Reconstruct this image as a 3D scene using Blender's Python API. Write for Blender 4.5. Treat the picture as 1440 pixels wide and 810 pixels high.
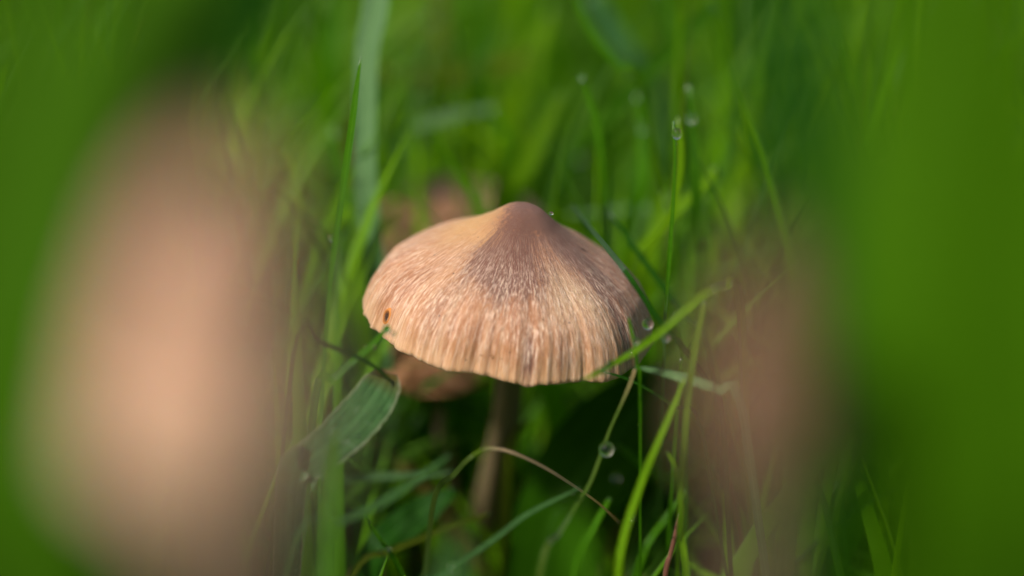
import bpy, bmesh, math, random
import numpy as np
from mathutils import Vector, Matrix, noise

random.seed(7)
rng = np.random.default_rng(7)
S = 0.01                      # everything is authored in centimetres, built in metres
scene = bpy.context.scene
for o in list(bpy.data.objects):
    bpy.data.objects.remove(o)

# ------------------------------------------------------------------ camera
PITCH = math.radians(27)      # looking down
FOCUS = 36.0                  # cm
LENS = 90.0                   # mm, 36 mm sensor: 14.4 cm across at the focus distance
FWD = Vector((0, math.cos(PITCH), -math.sin(PITCH)))
UPV = Vector((0, math.sin(PITCH), math.cos(PITCH)))
RGT = Vector((1, 0, 0))
MID = Vector((0, 0, 6.8))     # middle of the main cap's rim
D_MID = 37.2
CAM = MID - FWD * D_MID - RGT * ((716 - 720) / 100 * D_MID / 36) - UPV * ((405 - 449) / 100 * D_MID / 36)

cam_data = bpy.data.cameras.new('camera')
cam = bpy.data.objects.new('camera', cam_data)
scene.collection.objects.link(cam)
cam.location = CAM * S
cam.rotation_euler = (math.radians(90) - PITCH, 0, 0)
cam_data.lens = LENS
cam_data.sensor_width = 36
cam_data.clip_start = 0.005
cam_data.clip_end = 100
cam_data.dof.use_dof = True
cam_data.dof.focus_distance = FOCUS * S
cam_data.dof.aperture_fstop = 4.6
scene.camera = cam

# ------------------------------------------------------------------ light
SUN_EL, SUN_AZ = math.radians(52), math.radians(-124)     # azimuth from +Y, negative = left
sun_dir = Vector((math.sin(SUN_AZ) * math.cos(SUN_EL), math.cos(SUN_AZ) * math.cos(SUN_EL), math.sin(SUN_EL)))
world = bpy.data.worlds.new('World')
scene.world = world
world.use_nodes = True
wn = world.node_tree
wn.nodes.clear()
sky = wn.nodes.new('ShaderNodeTexSky')
sky.sky_type = 'NISHITA'
sky.sun_disc = False
sky.sun_elevation = SUN_EL
sky.sun_rotation = SUN_AZ
sky.air_density = 1.0
sky.dust_density = 6.0
sky.ozone_density = 0.6
bg = wn.nodes.new('ShaderNodeBackground')
bg.inputs['Strength'].default_value = 0.085
wo = wn.nodes.new('ShaderNodeOutputWorld')
wn.links.new(sky.outputs[0], bg.inputs[0])
wn.links.new(bg.outputs[0], wo.inputs[0])
sun_data = bpy.data.lights.new('sun', 'SUN')
sun_data.energy = 4.0
sun_data.angle = math.radians(4)
sun_data.color = (1.0, 0.95, 0.86)
sun = bpy.data.objects.new('sun', sun_data)
scene.collection.objects.link(sun)
sun.location = (0, 0, 1)
sun.rotation_euler = sun_dir.to_track_quat('Z', 'Y').to_euler()

scene.view_settings.view_transform = 'Standard'
scene.view_settings.look = 'None'
scene.view_settings.gamma = 1
scene.view_settings.exposure = 0.18
scene.cycles.use_denoising = True
scene.cycles.max_bounces = 8
scene.cycles.diffuse_bounces = 4
scene.cycles.transmission_bounces = 6
scene.cycles.sample_clamp_indirect = 4
scene.cycles.sample_clamp_direct = 0

# ------------------------------------------------------------------ helpers
def px(x, y, d):
    """photo pixel (1440 wide) at depth d cm -> point in cm"""
    k = d / 36 / 100
    return CAM + FWD * d + RGT * ((x - 720) * k) + UPV * ((405 - y) * k)

def project(P):
    """N x 3 array in cm -> x, y, depth"""
    q = P - np.array(CAM)
    d = q @ np.array(FWD)
    dd = np.maximum(d, 0.5)
    return 720 + (q @ np.array(RGT)) / dd * 3600, 405 - (q @ np.array(UPV)) / dd * 3600, d

def link(o, parent=None):
    scene.collection.objects.link(o)
    if parent is not None:
        o.parent = parent
    return o

def tag(o, label=None, cat=None, group=None, kind=None):
    if label: o['label'] = label
    if cat: o['category'] = cat
    if group: o['group'] = group
    if kind: o['kind'] = kind
    return o

def empty(name, loc):
    o = bpy.data.objects.new(name, None)
    o.empty_display_size = 0.005
    o.location = Vector(loc) * S
    return link(o)

def mesh_obj(name, verts, faces, mat, parent=None, origin=(0, 0, 0), smooth=True, attrs=None):
    """verts in cm, world space; the object's origin is put at origin"""
    V = (np.asarray(verts, dtype=float) - np.array(origin)) * S
    me = bpy.data.meshes.new(name)
    me.from_pydata(V.tolist(), [], faces)
    if smooth:
        me.polygons.foreach_set('use_smooth', [True] * len(me.polygons))
    if mat is not None:
        me.materials.append(mat)
    for k, (typ, arr) in (attrs or {}).items():
        a = me.attributes.new(k, typ, 'POINT')
        a.data.foreach_set('value' if typ == 'FLOAT' else ('vector' if typ == 'FLOAT_VECTOR' else 'color'),
                           np.asarray(arr, dtype=float).ravel())
    me.update()
    o = bpy.data.objects.new(name, me)
    if parent is None:
        o.location = Vector(origin) * S
    else:
        o.location = Vector(origin) * S - parent.location
    return link(o, parent)

def catmull(pts, n):
    """pts: list of equal-length tuples -> n+1 samples along them"""
    P = np.array(pts, dtype=float)
    if len(P) < 3:
        t = np.linspace(0, 1, n + 1)[:, None]
        return P[0] * (1 - t) + P[-1] * t
    seg = np.linalg.norm(np.diff(P[:, :3], axis=0), axis=1)
    T = np.concatenate([[0], np.cumsum(np.sqrt(seg) + 1e-6)])
    Q = np.vstack([2 * P[0] - P[1], P, 2 * P[-1] - P[-2]])
    out = []
    for t in np.linspace(0, T[-1], n + 1):
        i = min(max(np.searchsorted(T, t) - 1, 0), len(P) - 2)
        u = (t - T[i]) / (T[i + 1] - T[i])
        a, b, c, e = Q[i], Q[i + 1], Q[i + 2], Q[i + 3]
        out.append(0.5 * (2 * b + (c - a) * u + (2 * a - 5 * b + 4 * c - e) * u * u + (3 * b - a - 3 * c + e) * u ** 3))
    return np.array(out)

# ------------------------------------------------------------------ materials
def new_mat(name):
    m = bpy.data.materials.new(name)
    m.use_nodes = True
    nt = m.node_tree
    nt.nodes.clear()
    return m, nt, nt.nodes.new('ShaderNodeOutputMaterial')

def N(nt, typ, **kw):
    n = nt.nodes.new(typ)
    for k, v in kw.items():
        if k.startswith('i_'):
            n.inputs[k[2:].replace('_', ' ')].default_value = v
        else:
            setattr(n, k, v)
    return n

def scaled_obj_coords(nt, sc=(100, 100, 100)):
    tc = N(nt, 'ShaderNodeTexCoord')
    mp = N(nt, 'ShaderNodeMapping')
    mp.inputs['Scale'].default_value = sc
    nt.links.new(tc.outputs['Object'], mp.inputs['Vector'])
    return mp.outputs[0]

def ramp(nt, fac, stops):
    r = N(nt, 'ShaderNodeValToRGB')
    e = r.color_ramp.elements
    while len(e) < len(stops):
        e.new(0.5)
    for k, (p, c) in enumerate(stops):
        e[k].position = p
        e[k].color = (c[0], c[1], c[2], 1) if len(c) == 3 else c
    nt.links.new(fac, r.inputs[0])
    return r.outputs[0]

def mixc(nt, fac, a, b, mode='MIX'):
    m = N(nt, 'ShaderNodeMix', data_type='RGBA', blend_type=mode)
    for inp, v in ((m.inputs[0], fac), (m.inputs[6], a), (m.inputs[7], b)):
        if isinstance(v, (int, float)):
            inp.default_value = v
        elif isinstance(v, tuple):
            inp.default_value = (*v[:3], 1)
        else:
            nt.links.new(v, inp)
    return m.outputs[2]

def math_n(nt, op, a, b=0.0, clamp=False):
    m = N(nt, 'ShaderNodeMath', operation=op, use_clamp=clamp)
    for inp, v in ((m.inputs[0], a), (m.inputs[1], b)):
        if isinstance(v, (int, float)):
            inp.default_value = v
        else:
            nt.links.new(v, inp)
    return m.outputs[0]

def leaf_shader(nt, out, col, tcol, trans=0.45, gloss=0.35, rough=0.4, bump=None):
    d = N(nt, 'ShaderNodeBsdfDiffuse')
    t = N(nt, 'ShaderNodeBsdfTranslucent')
    g = N(nt, 'ShaderNodeBsdfGlossy')
    g.inputs['Color'].default_value = (1, 1, 1, 1)
    g.inputs['Roughness'].default_value = rough
    nt.links.new(col, d.inputs[0])
    nt.links.new(tcol, t.inputs[0])
    m1 = N(nt, 'ShaderNodeMixShader')
    m1.inputs[0].default_value = trans
    nt.links.new(d.outputs[0], m1.inputs[1])
    nt.links.new(t.outputs[0], m1.inputs[2])
    fr = N(nt, 'ShaderNodeFresnel')
    fr.inputs[0].default_value = 1.42
    f2 = math_n(nt, 'MULTIPLY', fr.outputs[0], gloss, True)
    m2 = N(nt, 'ShaderNodeMixShader')
    nt.links.new(f2, m2.inputs[0])
    nt.links.new(m1.outputs[0], m2.inputs[1])
    nt.links.new(g.outputs[0], m2.inputs[2])
    if bump is not None:
        for s in (d, g, t):
            nt.links.new(bump, s.inputs['Normal'])
    nt.links.new(m2.outputs[0], out.inputs[0])

def make_field_grass():
    m, nt, out = new_mat('field_grass')
    a = N(nt, 'ShaderNodeAttribute', attribute_name='tint')
    col = ramp(nt, a.outputs['Fac'], [(0.0, (0.012, 0.05, 0.001)), (0.35, (0.046, 0.15, 0.001)), (0.7, (0.12, 0.28, 0.001)),
                                      (0.9, (0.15, 0.30, 0.003)), (0.97, (0.08, 0.18, 0.045)), (1.0, (0.16, 0.13, 0.03))])
    tc = ramp(nt, a.outputs['Fac'], [(0.0, (0.05, 0.20, 0.001)), (0.35, (0.18, 0.48, 0.001)), (0.7, (0.38, 0.70, 0.001)),
                                     (0.9, (0.30, 0.55, 0.004)), (0.97, (0.15, 0.30, 0.04)), (1.0, (0.24, 0.18, 0.04))])
    leaf_shader(nt, out, col, tc, 0.5, 0.04, 0.6)
    return m

def make_blade_mat(name, base, bright, dark_end=None, t_gain=2.4, rough=0.42, speckle=0.0, gloss=0.13, veins=0.5, edge=0.0):
    """base / bright: the two greens along the grain; attribute 'along' runs 0 (root) to 1 (tip), 'across' -1..1"""
    m, nt, out = new_mat(name)
    al = N(nt, 'ShaderNodeAttribute', attribute_name='along').outputs['Fac']
    ac = N(nt, 'ShaderNodeAttribute', attribute_name='across').outputs['Fac']
    comb = N(nt, 'ShaderNodeCombineXYZ')
    nt.links.new(math_n(nt, 'MULTIPLY', ac, 5.0), comb.inputs[0])
    nt.links.new(math_n(nt, 'MULTIPLY', al, 5.0), comb.inputs[1])
    n1 = N(nt, 'ShaderNodeTexNoise', i_Scale=1.6, i_Detail=4.0)
    nt.links.new(comb.outputs[0], n1.inputs['Vector'])
    n2 = N(nt, 'ShaderNodeTexNoise', i_Scale=9.0, i_Detail=3.0)
    nt.links.new(scaled_obj_coords(nt), n2.inputs['Vector'])
    f = math_n(nt, 'ADD', math_n(nt, 'MULTIPLY', n1.outputs[0], 0.75), math_n(nt, 'MULTIPLY', n2.outputs[0], 0.25))
    col = ramp(nt, f, [(0.36, base), (0.62, bright)])
    # pale midrib
    rib = math_n(nt, 'SUBTRACT', 1.0, math_n(nt, 'MULTIPLY', math_n(nt, 'ABSOLUTE', ac), 5.0), True)
    col = mixc(nt, math_n(nt, 'MULTIPLY', rib, 0.35), col, tuple(min(1, c * 1.6 + 0.02) for c in bright))
    if dark_end is not None:
        k_ = dark_end[2] if len(dark_end) > 2 else 1 / (1.0001 - dark_end[0])
        e = math_n(nt, 'MULTIPLY', math_n(nt, 'SUBTRACT', al, dark_end[0]), k_, True)
        col = mixc(nt, e, col, dark_end[1])
    if speckle:
        sp = math_n(nt, 'MULTIPLY', math_n(nt, 'SUBTRACT', n2.outputs[0], 0.6, True), speckle, True)
        col = mixc(nt, sp, col, (0.35, 0.42, 0.32))
    if edge:
        ed = math_n(nt, 'MULTIPLY', math_n(nt, 'SUBTRACT', math_n(nt, 'ABSOLUTE', ac), 0.84, True), 6.0 * edge, True)
        col = mixc(nt, math_n(nt, 'MULTIPLY', ed, n2.outputs[0]), col, (0.55, 0.50, 0.36))
    hs = N(nt, 'ShaderNodeHueSaturation')
    hs.inputs['Value'].default_value = t_gain
    hs.inputs['Saturation'].default_value = 1.1
    nt.links.new(col, hs.inputs['Color'])
    bp = N(nt, 'ShaderNodeBump')
    bp.inputs['Strength'].default_value = veins
    bp.inputs['Distance'].default_value = 0.0001
    # lengthwise veins
    w = N(nt, 'ShaderNodeMath', operation='SINE')
    nt.links.new(math_n(nt, 'MULTIPLY', ac, 22.0), w.inputs[0])
    nt.links.new(w.outputs[0], bp.inputs['Height'])
    leaf_shader(nt, out, col, hs.outputs[0], 0.45, gloss, rough, bp.outputs[0])
    return m

M_FIELD = make_field_grass()
M_GREEN = make_blade_mat('green_blade', (0.035, 0.14, 0.002), (0.075, 0.22, 0.004))
M_FRESH = make_blade_mat('fresh_yellow_green_blade', (0.09, 0.22, 0.002), (0.17, 0.33, 0.004), t_gain=1.9)
M_DARK = make_blade_mat('dark_green_blade', (0.010, 0.060, 0.003), (0.022, 0.10, 0.005), t_gain=2.2)
M_BLUE = make_blade_mat('blue_green_blade', (0.028, 0.10, 0.028), (0.06, 0.17, 0.055), t_gain=1.8, rough=0.25)
M_PALE = make_blade_mat('pale_waxy_blade', (0.08, 0.19, 0.07), (0.18, 0.32, 0.13), t_gain=1.5, rough=0.28)
M_LEAF = make_blade_mat('broad_leaf', (0.040, 0.125, 0.035), (0.10, 0.22, 0.075), t_gain=1.5, rough=0.6, gloss=0.05, veins=0.12, edge=0.8, speckle=2.0, dark_end=(0.90, (0.13, 0.075, 0.015)))
M_DRY = make_blade_mat('dry_blade', (0.30, 0.20, 0.09), (0.48, 0.36, 0.22), t_gain=1.1, dark_end=None)
M_BENT = make_blade_mat('half_withered_blade', (0.06, 0.13, 0.012), (0.10, 0.17, 0.02), t_gain=1.5, dark_end=(0.86, (0.34, 0.27, 0.12), 8.0))
M_SOFT = make_blade_mat('soft_grey_green_blade', (0.05, 0.15, 0.03), (0.10, 0.23, 0.07), t_gain=1.7)
M_SHADE = make_blade_mat('painted_shade_leaf', (0.018, 0.070, 0.001), (0.026, 0.095, 0.001), rough=0.7, gloss=0.04)  # dark green carries the shade under the cap
M_ARCH = make_blade_mat('withered_tip_blade', (0.07, 0.15, 0.008), (0.13, 0.20, 0.012), t_gain=1.4, dark_end=(0.56, (0.62, 0.47, 0.30), 14.0))
M_REED = make_blade_mat('reddish_stem', (0.20, 0.08, 0.05), (0.32, 0.15, 0.10), t_gain=1.1)
M_SIDE = make_blade_mat('added_left_blade', (0.042, 0.13, 0.003), (0.06, 0.16, 0.003), rough=0.6, gloss=0.05)
M_DEEP = make_blade_mat('added_right_blade', (0.045, 0.14, 0.001), (0.065, 0.175, 0.001), rough=0.6, gloss=0.05)
M_OLIVE = make_blade_mat('olive_blade', (0.07, 0.12, 0.003), (0.13, 0.17, 0.008), t_gain=1.5)

def make_water():
    m, nt, out = new_mat('dew_water')
    p = N(nt, 'ShaderNodeBsdfPrincipled')
    p.inputs['Base Color'].default_value = (1, 1, 1, 1)
    p.inputs['Roughness'].default_value = 0.03
    p.inputs['IOR'].default_value = 1.33
    p.inputs['Transmission Weight'].default_value = 1.0
    nt.links.new(p.outputs[0], out.inputs[0])
    return m
M_WATER = make_water()

def make_soil():
    m, nt, out = new_mat('mossy_soil')
    co = scaled_obj_coords(nt)
    n1 = N(nt, 'ShaderNodeTexNoise', i_Scale=0.35, i_Detail=6.0)
    n2 = N(nt, 'ShaderNodeTexNoise', i_Scale=3.0, i_Detail=8.0)
    nt.links.new(co, n1.inputs['Vector']); nt.links.new(co, n2.inputs['Vector'])
    c = ramp(nt, n1.outputs[0], [(0.38, (0.022, 0.050, 0.008)), (0.55, (0.03, 0.075, 0.008)), (0.68, (0.05, 0.034, 0.018))])
    c = mixc(nt, 0.6, c, ramp(nt, n2.outputs[0], [(0.3, (0.25, 0.25, 0.25)), (0.7, (1, 1, 1))]), 'MULTIPLY')
    p = N(nt, 'ShaderNodeBsdfPrincipled')
    p.inputs['Roughness'].default_value = 0.9
    nt.links.new(c, p.inputs['Base Color'])
    bp = N(nt, 'ShaderNodeBump'); bp.inputs['Distance'].default_value = 0.002
    nt.links.new(n2.outputs[0], bp.inputs['Height'])
    nt.links.new(bp.outputs[0], p.inputs['Normal'])
    nt.links.new(p.outputs[0], out.inputs[0])
    return m
M_SOIL = make_soil()

def make_cap_mat(name, hero=True, tone=(1, 1, 1)):
    """cap skin: 'pol' = (cos, sin, s) coordinates give radial fibres; 'pig' holds pigment masks (R dark brown, G ochre, B pale)"""
    m, nt, out = new_mat(name)
    T = lambda c: tuple(a * b for a, b in zip(c, tone))
    pol = N(nt, 'ShaderNodeAttribute', attribute_name='pol').outputs['Vector']
    pig = N(nt, 'ShaderNodeAttribute', attribute_name='pig').outputs['Vector']
    sep = N(nt, 'ShaderNodeSeparateXYZ'); nt.links.new(pig, sep.inputs[0])
    sp = N(nt, 'ShaderNodeSeparateXYZ'); nt.links.new(pol, sp.inputs[0])
    def pn(sc, scale, detail=4.0, rough=0.55):
        mp = N(nt, 'ShaderNodeMapping'); mp.inputs['Scale'].default_value = sc
        nt.links.new(pol, mp.inputs[0])
        n = N(nt, 'ShaderNodeTexNoise', i_Scale=scale, i_Detail=detail, i_Roughness=rough)
        nt.links.new(mp.outputs[0], n.inputs['Vector'])
        return n.outputs[0]
    streak = pn((40, 40, 4.5), 1.0, 5.0, 0.62)            # radial fibres
    fleck = pn((58, 58, 26), 1.0, 5.0, 0.66)    # short pale flecks of scurf
    wide = pn((9, 9, 1.8), 1.0, 5.0, 0.62)
    broad = pn((3.0, 3.0, 2.0), 1.0, 3.0)
    co = scaled_obj_coords(nt)
    gr = N(nt, 'ShaderNodeTexNoise', i_Scale=22.0, i_Detail=5.0, i_Roughness=0.7); nt.links.new(co, gr.inputs['Vector'])
    big = N(nt, 'ShaderNodeTexNoise', i_Scale=1.3, i_Detail=4.0); nt.links.new(co, big.inputs['Vector'])
    base = ramp(nt, streak, [(0.32, T((0.22, 0.078, 0.034))), (0.48, T((0.35, 0.150, 0.080))), (0.66, T((0.50, 0.265, 0.160)))])
    base = mixc(nt, math_n(nt, 'MULTIPLY', math_n(nt, 'SUBTRACT', wide, 0.50, True), 3.5, True), base, T((0.66, 0.45, 0.28)))
    base = mixc(nt, math_n(nt, 'MULTIPLY', math_n(nt, 'SUBTRACT', broad, 0.42, True), 2.2, True), base, T((0.44, 0.19, 0.075)))
    # ochre and pale zones
    base = mixc(nt, sep.outputs[1], base, T((0.52, 0.28, 0.10)))
    base = mixc(nt, math_n(nt, 'MULTIPLY', sep.outputs[2], math_n(nt, 'ADD', math_n(nt, 'MULTIPLY', streak, 1.6), -0.1), True), base, T((0.54, 0.37, 0.215)))
    # dark pigment with frayed, fibrous edges
    fr = math_n(nt, 'ADD', sep.outputs[0], math_n(nt, 'ADD', math_n(nt, 'MULTIPLY', math_n(nt, 'SUBTRACT', streak, 0.5), 0.9), math_n(nt, 'MULTIPLY', math_n(nt, 'SUBTRACT', wide, 0.5), 1.5)))
    fr = math_n(nt, 'ADD', fr, math_n(nt, 'MULTIPLY', math_n(nt, 'SUBTRACT', gr.outputs[0], 0.5), 0.8))
    dk = N(nt, 'ShaderNodeMapRange', interpolation_type='SMOOTHSTEP')
    dk.inputs['From Min'].default_value = 0.12; dk.inputs['From Max'].default_value = 0.85
    dk.inputs['To Max'].default_value = 0.90
    nt.links.new(fr, dk.inputs[0])
    base = mixc(nt, dk.outputs[0], base, T((0.135, 0.055, 0.040)))
    # pale scurf, thinner on the umbo
    fl = N(nt, 'ShaderNodeMapRange', interpolation_type='SMOOTHSTEP')
    fl.inputs['From Min'].default_value = 0.46; fl.inputs['From Max'].default_value = 0.70
    fl.inputs['To Max'].default_value = 0.75
    nt.links.new(fleck, fl.inputs[0])
    sfade = N(nt, 'ShaderNodeMapRange'); sfade.inputs['From Min'].default_value = 0.22; sfade.inputs['From Max'].default_value = 0.62
    sfade.inputs['To Min'].default_value = 0.12
    nt.links.new(sp.outputs[2], sfade.inputs[0])
    patch = N(nt, 'ShaderNodeMapRange'); patch.inputs['From Min'].default_value = 0.38; patch.inputs['From Max'].default_value = 0.60
    patch.inputs['To Min'].default_value = 0.35
    nt.links.new(big.outputs[0], patch.inputs[0])
    flf = math_n(nt, 'MULTIPLY', fl.outputs[0], sfade.outputs[0])
    flf = math_n(nt, 'MULTIPLY', flf, patch.outputs[0])
    flf = math_n(nt, 'MULTIPLY', flf, math_n(nt, 'SUBTRACT', 1.0, math_n(nt, 'MULTIPLY', sep.outputs[1], 0.8)))
    base = mixc(nt, flf, base, T((0.80, 0.61, 0.47)))
    fib = pn((70, 70, 13.0), 1.0, 4.0, 0.6)
    fb = N(nt, 'ShaderNodeMapRange', interpolation_type='SMOOTHSTEP')
    fb.inputs['From Min'].default_value = 0.50; fb.inputs['From Max'].default_value = 0.66
    fb.inputs['To Max'].default_value = 0.5
    nt.links.new(fib, fb.inputs[0])
    base = mixc(nt, math_n(nt, 'MULTIPLY', fb.outputs[0], sfade.outputs[0]), base, T((0.74, 0.55, 0.43)))
    dkf = N(nt, 'ShaderNodeMapRange', interpolation_type='SMOOTHSTEP')
    dkf.inputs['From Min'].default_value = 0.44; dkf.inputs['From Max'].default_value = 0.30
    dkf.inputs['To Max'].default_value = 0.55
    nt.links.new(fleck, dkf.inputs[0])
    base = mixc(nt, dkf.outputs[0], base, T((0.24, 0.10, 0.055)))
    vo = N(nt, 'ShaderNodeTexVoronoi', i_Scale=7.0); nt.links.new(co, vo.inputs['Vector'])
    vn = N(nt, 'ShaderNodeTexWhiteNoise'); nt.links.new(vo.outputs['Position'], vn.inputs['Vector'])
    sk = math_n(nt, 'MULTIPLY', math_n(nt, 'LESS_THAN', vo.outputs['Distance'], 0.11), math_n(nt, 'GREATER_THAN', vn.outputs['Value'], 0.80))
    base = mixc(nt, math_n(nt, 'MULTIPLY', sk, 0.7), base, T((0.06, 0.03, 0.02)))
    # pale margin
    mg = N(nt, 'ShaderNodeMapRange', interpolation_type='SMOOTHSTEP')
    mg.inputs['From Min'].default_value = 0.965; mg.inputs['From Max'].default_value = 1.0
    mg.inputs['To Max'].default_value = 0.45
    nt.links.new(sp.outputs[2], mg.inputs[0])
    base = mixc(nt, mg.outputs[0], base, T((0.66, 0.40, 0.22)))
    p = N(nt, 'ShaderNodeBsdfPrincipled')
    nt.links.new(base, p.inputs['Base Color'])
    p.inputs['Roughness'].default_value = 0.62
    p.inputs['Specular IOR Level'].default_value = 0.35
    p.inputs['Subsurface Weight'].default_value = 0.30
    p.inputs['Subsurface Radius'].default_value = (1.0, 0.45, 0.2)
    p.inputs['Subsurface Scale'].default_value = 0.0012
    p.inputs['Sheen Weight'].default_value = 0.10
    p.inputs['Sheen Roughness'].default_value = 0.5
    h = math_n(nt, 'ADD', math_n(nt, 'MULTIPLY', fleck, 1.0), math_n(nt, 'MULTIPLY', streak, 0.4))
    h = math_n(nt, 'ADD', h, math_n(nt, 'MULTIPLY', gr.outputs[0], 0.35))
    bp = N(nt, 'ShaderNodeBump'); bp.inputs['Strength'].default_value = 0.8; bp.inputs['Distance'].default_value = 0.0004
    nt.links.new(h, bp.inputs['Height'])
    nt.links.new(bp.outputs[0], p.inputs['Normal'])
    nt.links.new(p.outputs[0], out.inputs[0])
    return m

def make_flesh_mat(name, lo, hi, stretch=(60, 60, 6)):
    m, nt, out = new_mat(name)
    co = scaled_obj_coords(nt, stretch)
    n = N(nt, 'ShaderNodeTexNoise', i_Scale=0.35, i_Detail=6.0, i_Roughness=0.6)
    nt.links.new(co, n.inputs['Vector'])
    c = ramp(nt, n.outputs[0], [(0.3, lo), (0.7, hi)])
    p = N(nt, 'ShaderNodeBsdfPrincipled')
    nt.links.new(c, p.inputs['Base Color'])
    p.inputs['Roughness'].default_value = 0.65
    p.inputs['Subsurface Weight'].default_value = 0.2
    p.inputs['Subsurface Radius'].default_value = (1, 0.5, 0.25)
    p.inputs['Subsurface Scale'].default_value = 0.002
    bp = N(nt, 'ShaderNodeBump'); bp.inputs['Distance'].default_value = 0.0004
    nt.links.new(n.outputs[0], bp.inputs['Height']); nt.links.new(bp.outputs[0], p.inputs['Normal'])
    nt.links.new(p.outputs[0], out.inputs[0])
    return m

M_CAP = make_cap_mat('cap_skin')
M_CAP_PALE = make_cap_mat('added_tan_cap', tone=(1.65, 1.72, 1.85))
M_CAP_BROWN = make_cap_mat('added_brown_cap', tone=(0.54, 0.50, 0.44))
M_CAP_ORANGE = make_cap_mat('orange_cap_skin', tone=(0.62, 0.48, 0.36))
M_CAP_PINK = make_cap_mat('pinkish_cap_skin', tone=(0.62, 0.55, 0.50))
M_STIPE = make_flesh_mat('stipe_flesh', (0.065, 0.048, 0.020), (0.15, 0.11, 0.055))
M_STIPE_PALE = make_flesh_mat('pale_stipe_flesh', (0.55, 0.36, 0.24), (0.72, 0.50, 0.36))
M_STIPE_BROWN = make_flesh_mat('brown_stipe_flesh', (0.13, 0.08, 0.05), (0.20, 0.13, 0.09))
M_GILL = make_flesh_mat('gill_flesh', (0.30, 0.15, 0.07), (0.42, 0.24, 0.12), (10, 10, 10))
M_HOLE = make_flesh_mat('bitten_flesh', (0.48, 0.15, 0.02), (0.62, 0.24, 0.04), (60, 60, 60))
def paint_hole_depth(m):  # dark middle painted in as the hole's shaded depth
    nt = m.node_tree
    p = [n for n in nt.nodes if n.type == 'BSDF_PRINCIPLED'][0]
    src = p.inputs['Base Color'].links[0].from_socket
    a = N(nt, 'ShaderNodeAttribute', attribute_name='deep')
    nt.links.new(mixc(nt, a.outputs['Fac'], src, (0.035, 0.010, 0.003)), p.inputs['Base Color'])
paint_hole_depth(M_HOLE)

# ------------------------------------------------------------------ the setting
def build_ground():
    """one sheet, finely uneven near the mushroom and running far out"""
    xs = np.concatenate([-np.geomspace(2000, 30, 14), np.linspace(-28, 28, 90), np.geomspace(30, 2000, 14)])
    ys = np.concatenate([-np.geomspace(2000, 42, 14), np.linspace(-40, 44, 120), np.geomspace(46, 4000, 14)])
    V = []
    for y in ys:
        for x in xs:
            near = max(0.0, 1 - max(abs(x) / 30, abs(y) / 45))
            z = (noise.noise(Vector((x * 0.25, y * 0.25, 0))) * 0.5 + noise.noise(Vector((x * 1.1, y * 1.1, 3))) * 0.22) * min(1, near * 3) - 0.15
            V.append((x, y, z))
    nx = len(xs)
    F = [(j * nx + i, j * nx + i + 1, (j + 1) * nx + i + 1, (j + 1) * nx + i) for j in range(len(ys) - 1) for i in range(nx - 1)]
    o = mesh_obj('ground', V, F, M_SOIL)
    tag(o, kind='structure')
build_ground()

# ------------------------------------------------------------------ mushrooms
def cap_profile(s, H, kind):
    if kind == 'umbo':
        S_ = [0, .06, .12, .18, .25, .35, .50, .65, .78, .88, .95, .985, 1.0]
        Z_ = [1.0, .998, .975, .920, .850, .772, .674, .577, .480, .366, .225, .095, 0.0]
    elif kind == 'bell':
        S_ = [0, .2, .4, .6, .8, .93, 1.0]
        Z_ = [1.0, .955, .86, .70, .46, .20, 0.0]
    elif kind == 'tall':
        S_ = [0, .25, .45, .62, .76, .88, .95, 1.0]
        Z_ = [1.0, .975, .92, .84, .72, .52, .28, 0.0]
    else:
        S_ = [0, .2, .4, .6, .8, .92, 1.0]
        Z_ = [1.0, .96, .85, .66, .40, .19, 0.0]
    g = np.linspace(0, 1, 401)
    zz = np.interp(g, S_, Z_)
    k = np.hanning(33); k /= k.sum()
    pad = np.concatenate([zz[16:0:-1], zz, 2 * zz[-1] - zz[-2:-18:-1]])
    zz = np.convolve(pad, k, 'valid')
    return np.interp(s, g, zz - zz[-1]) * H

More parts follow.
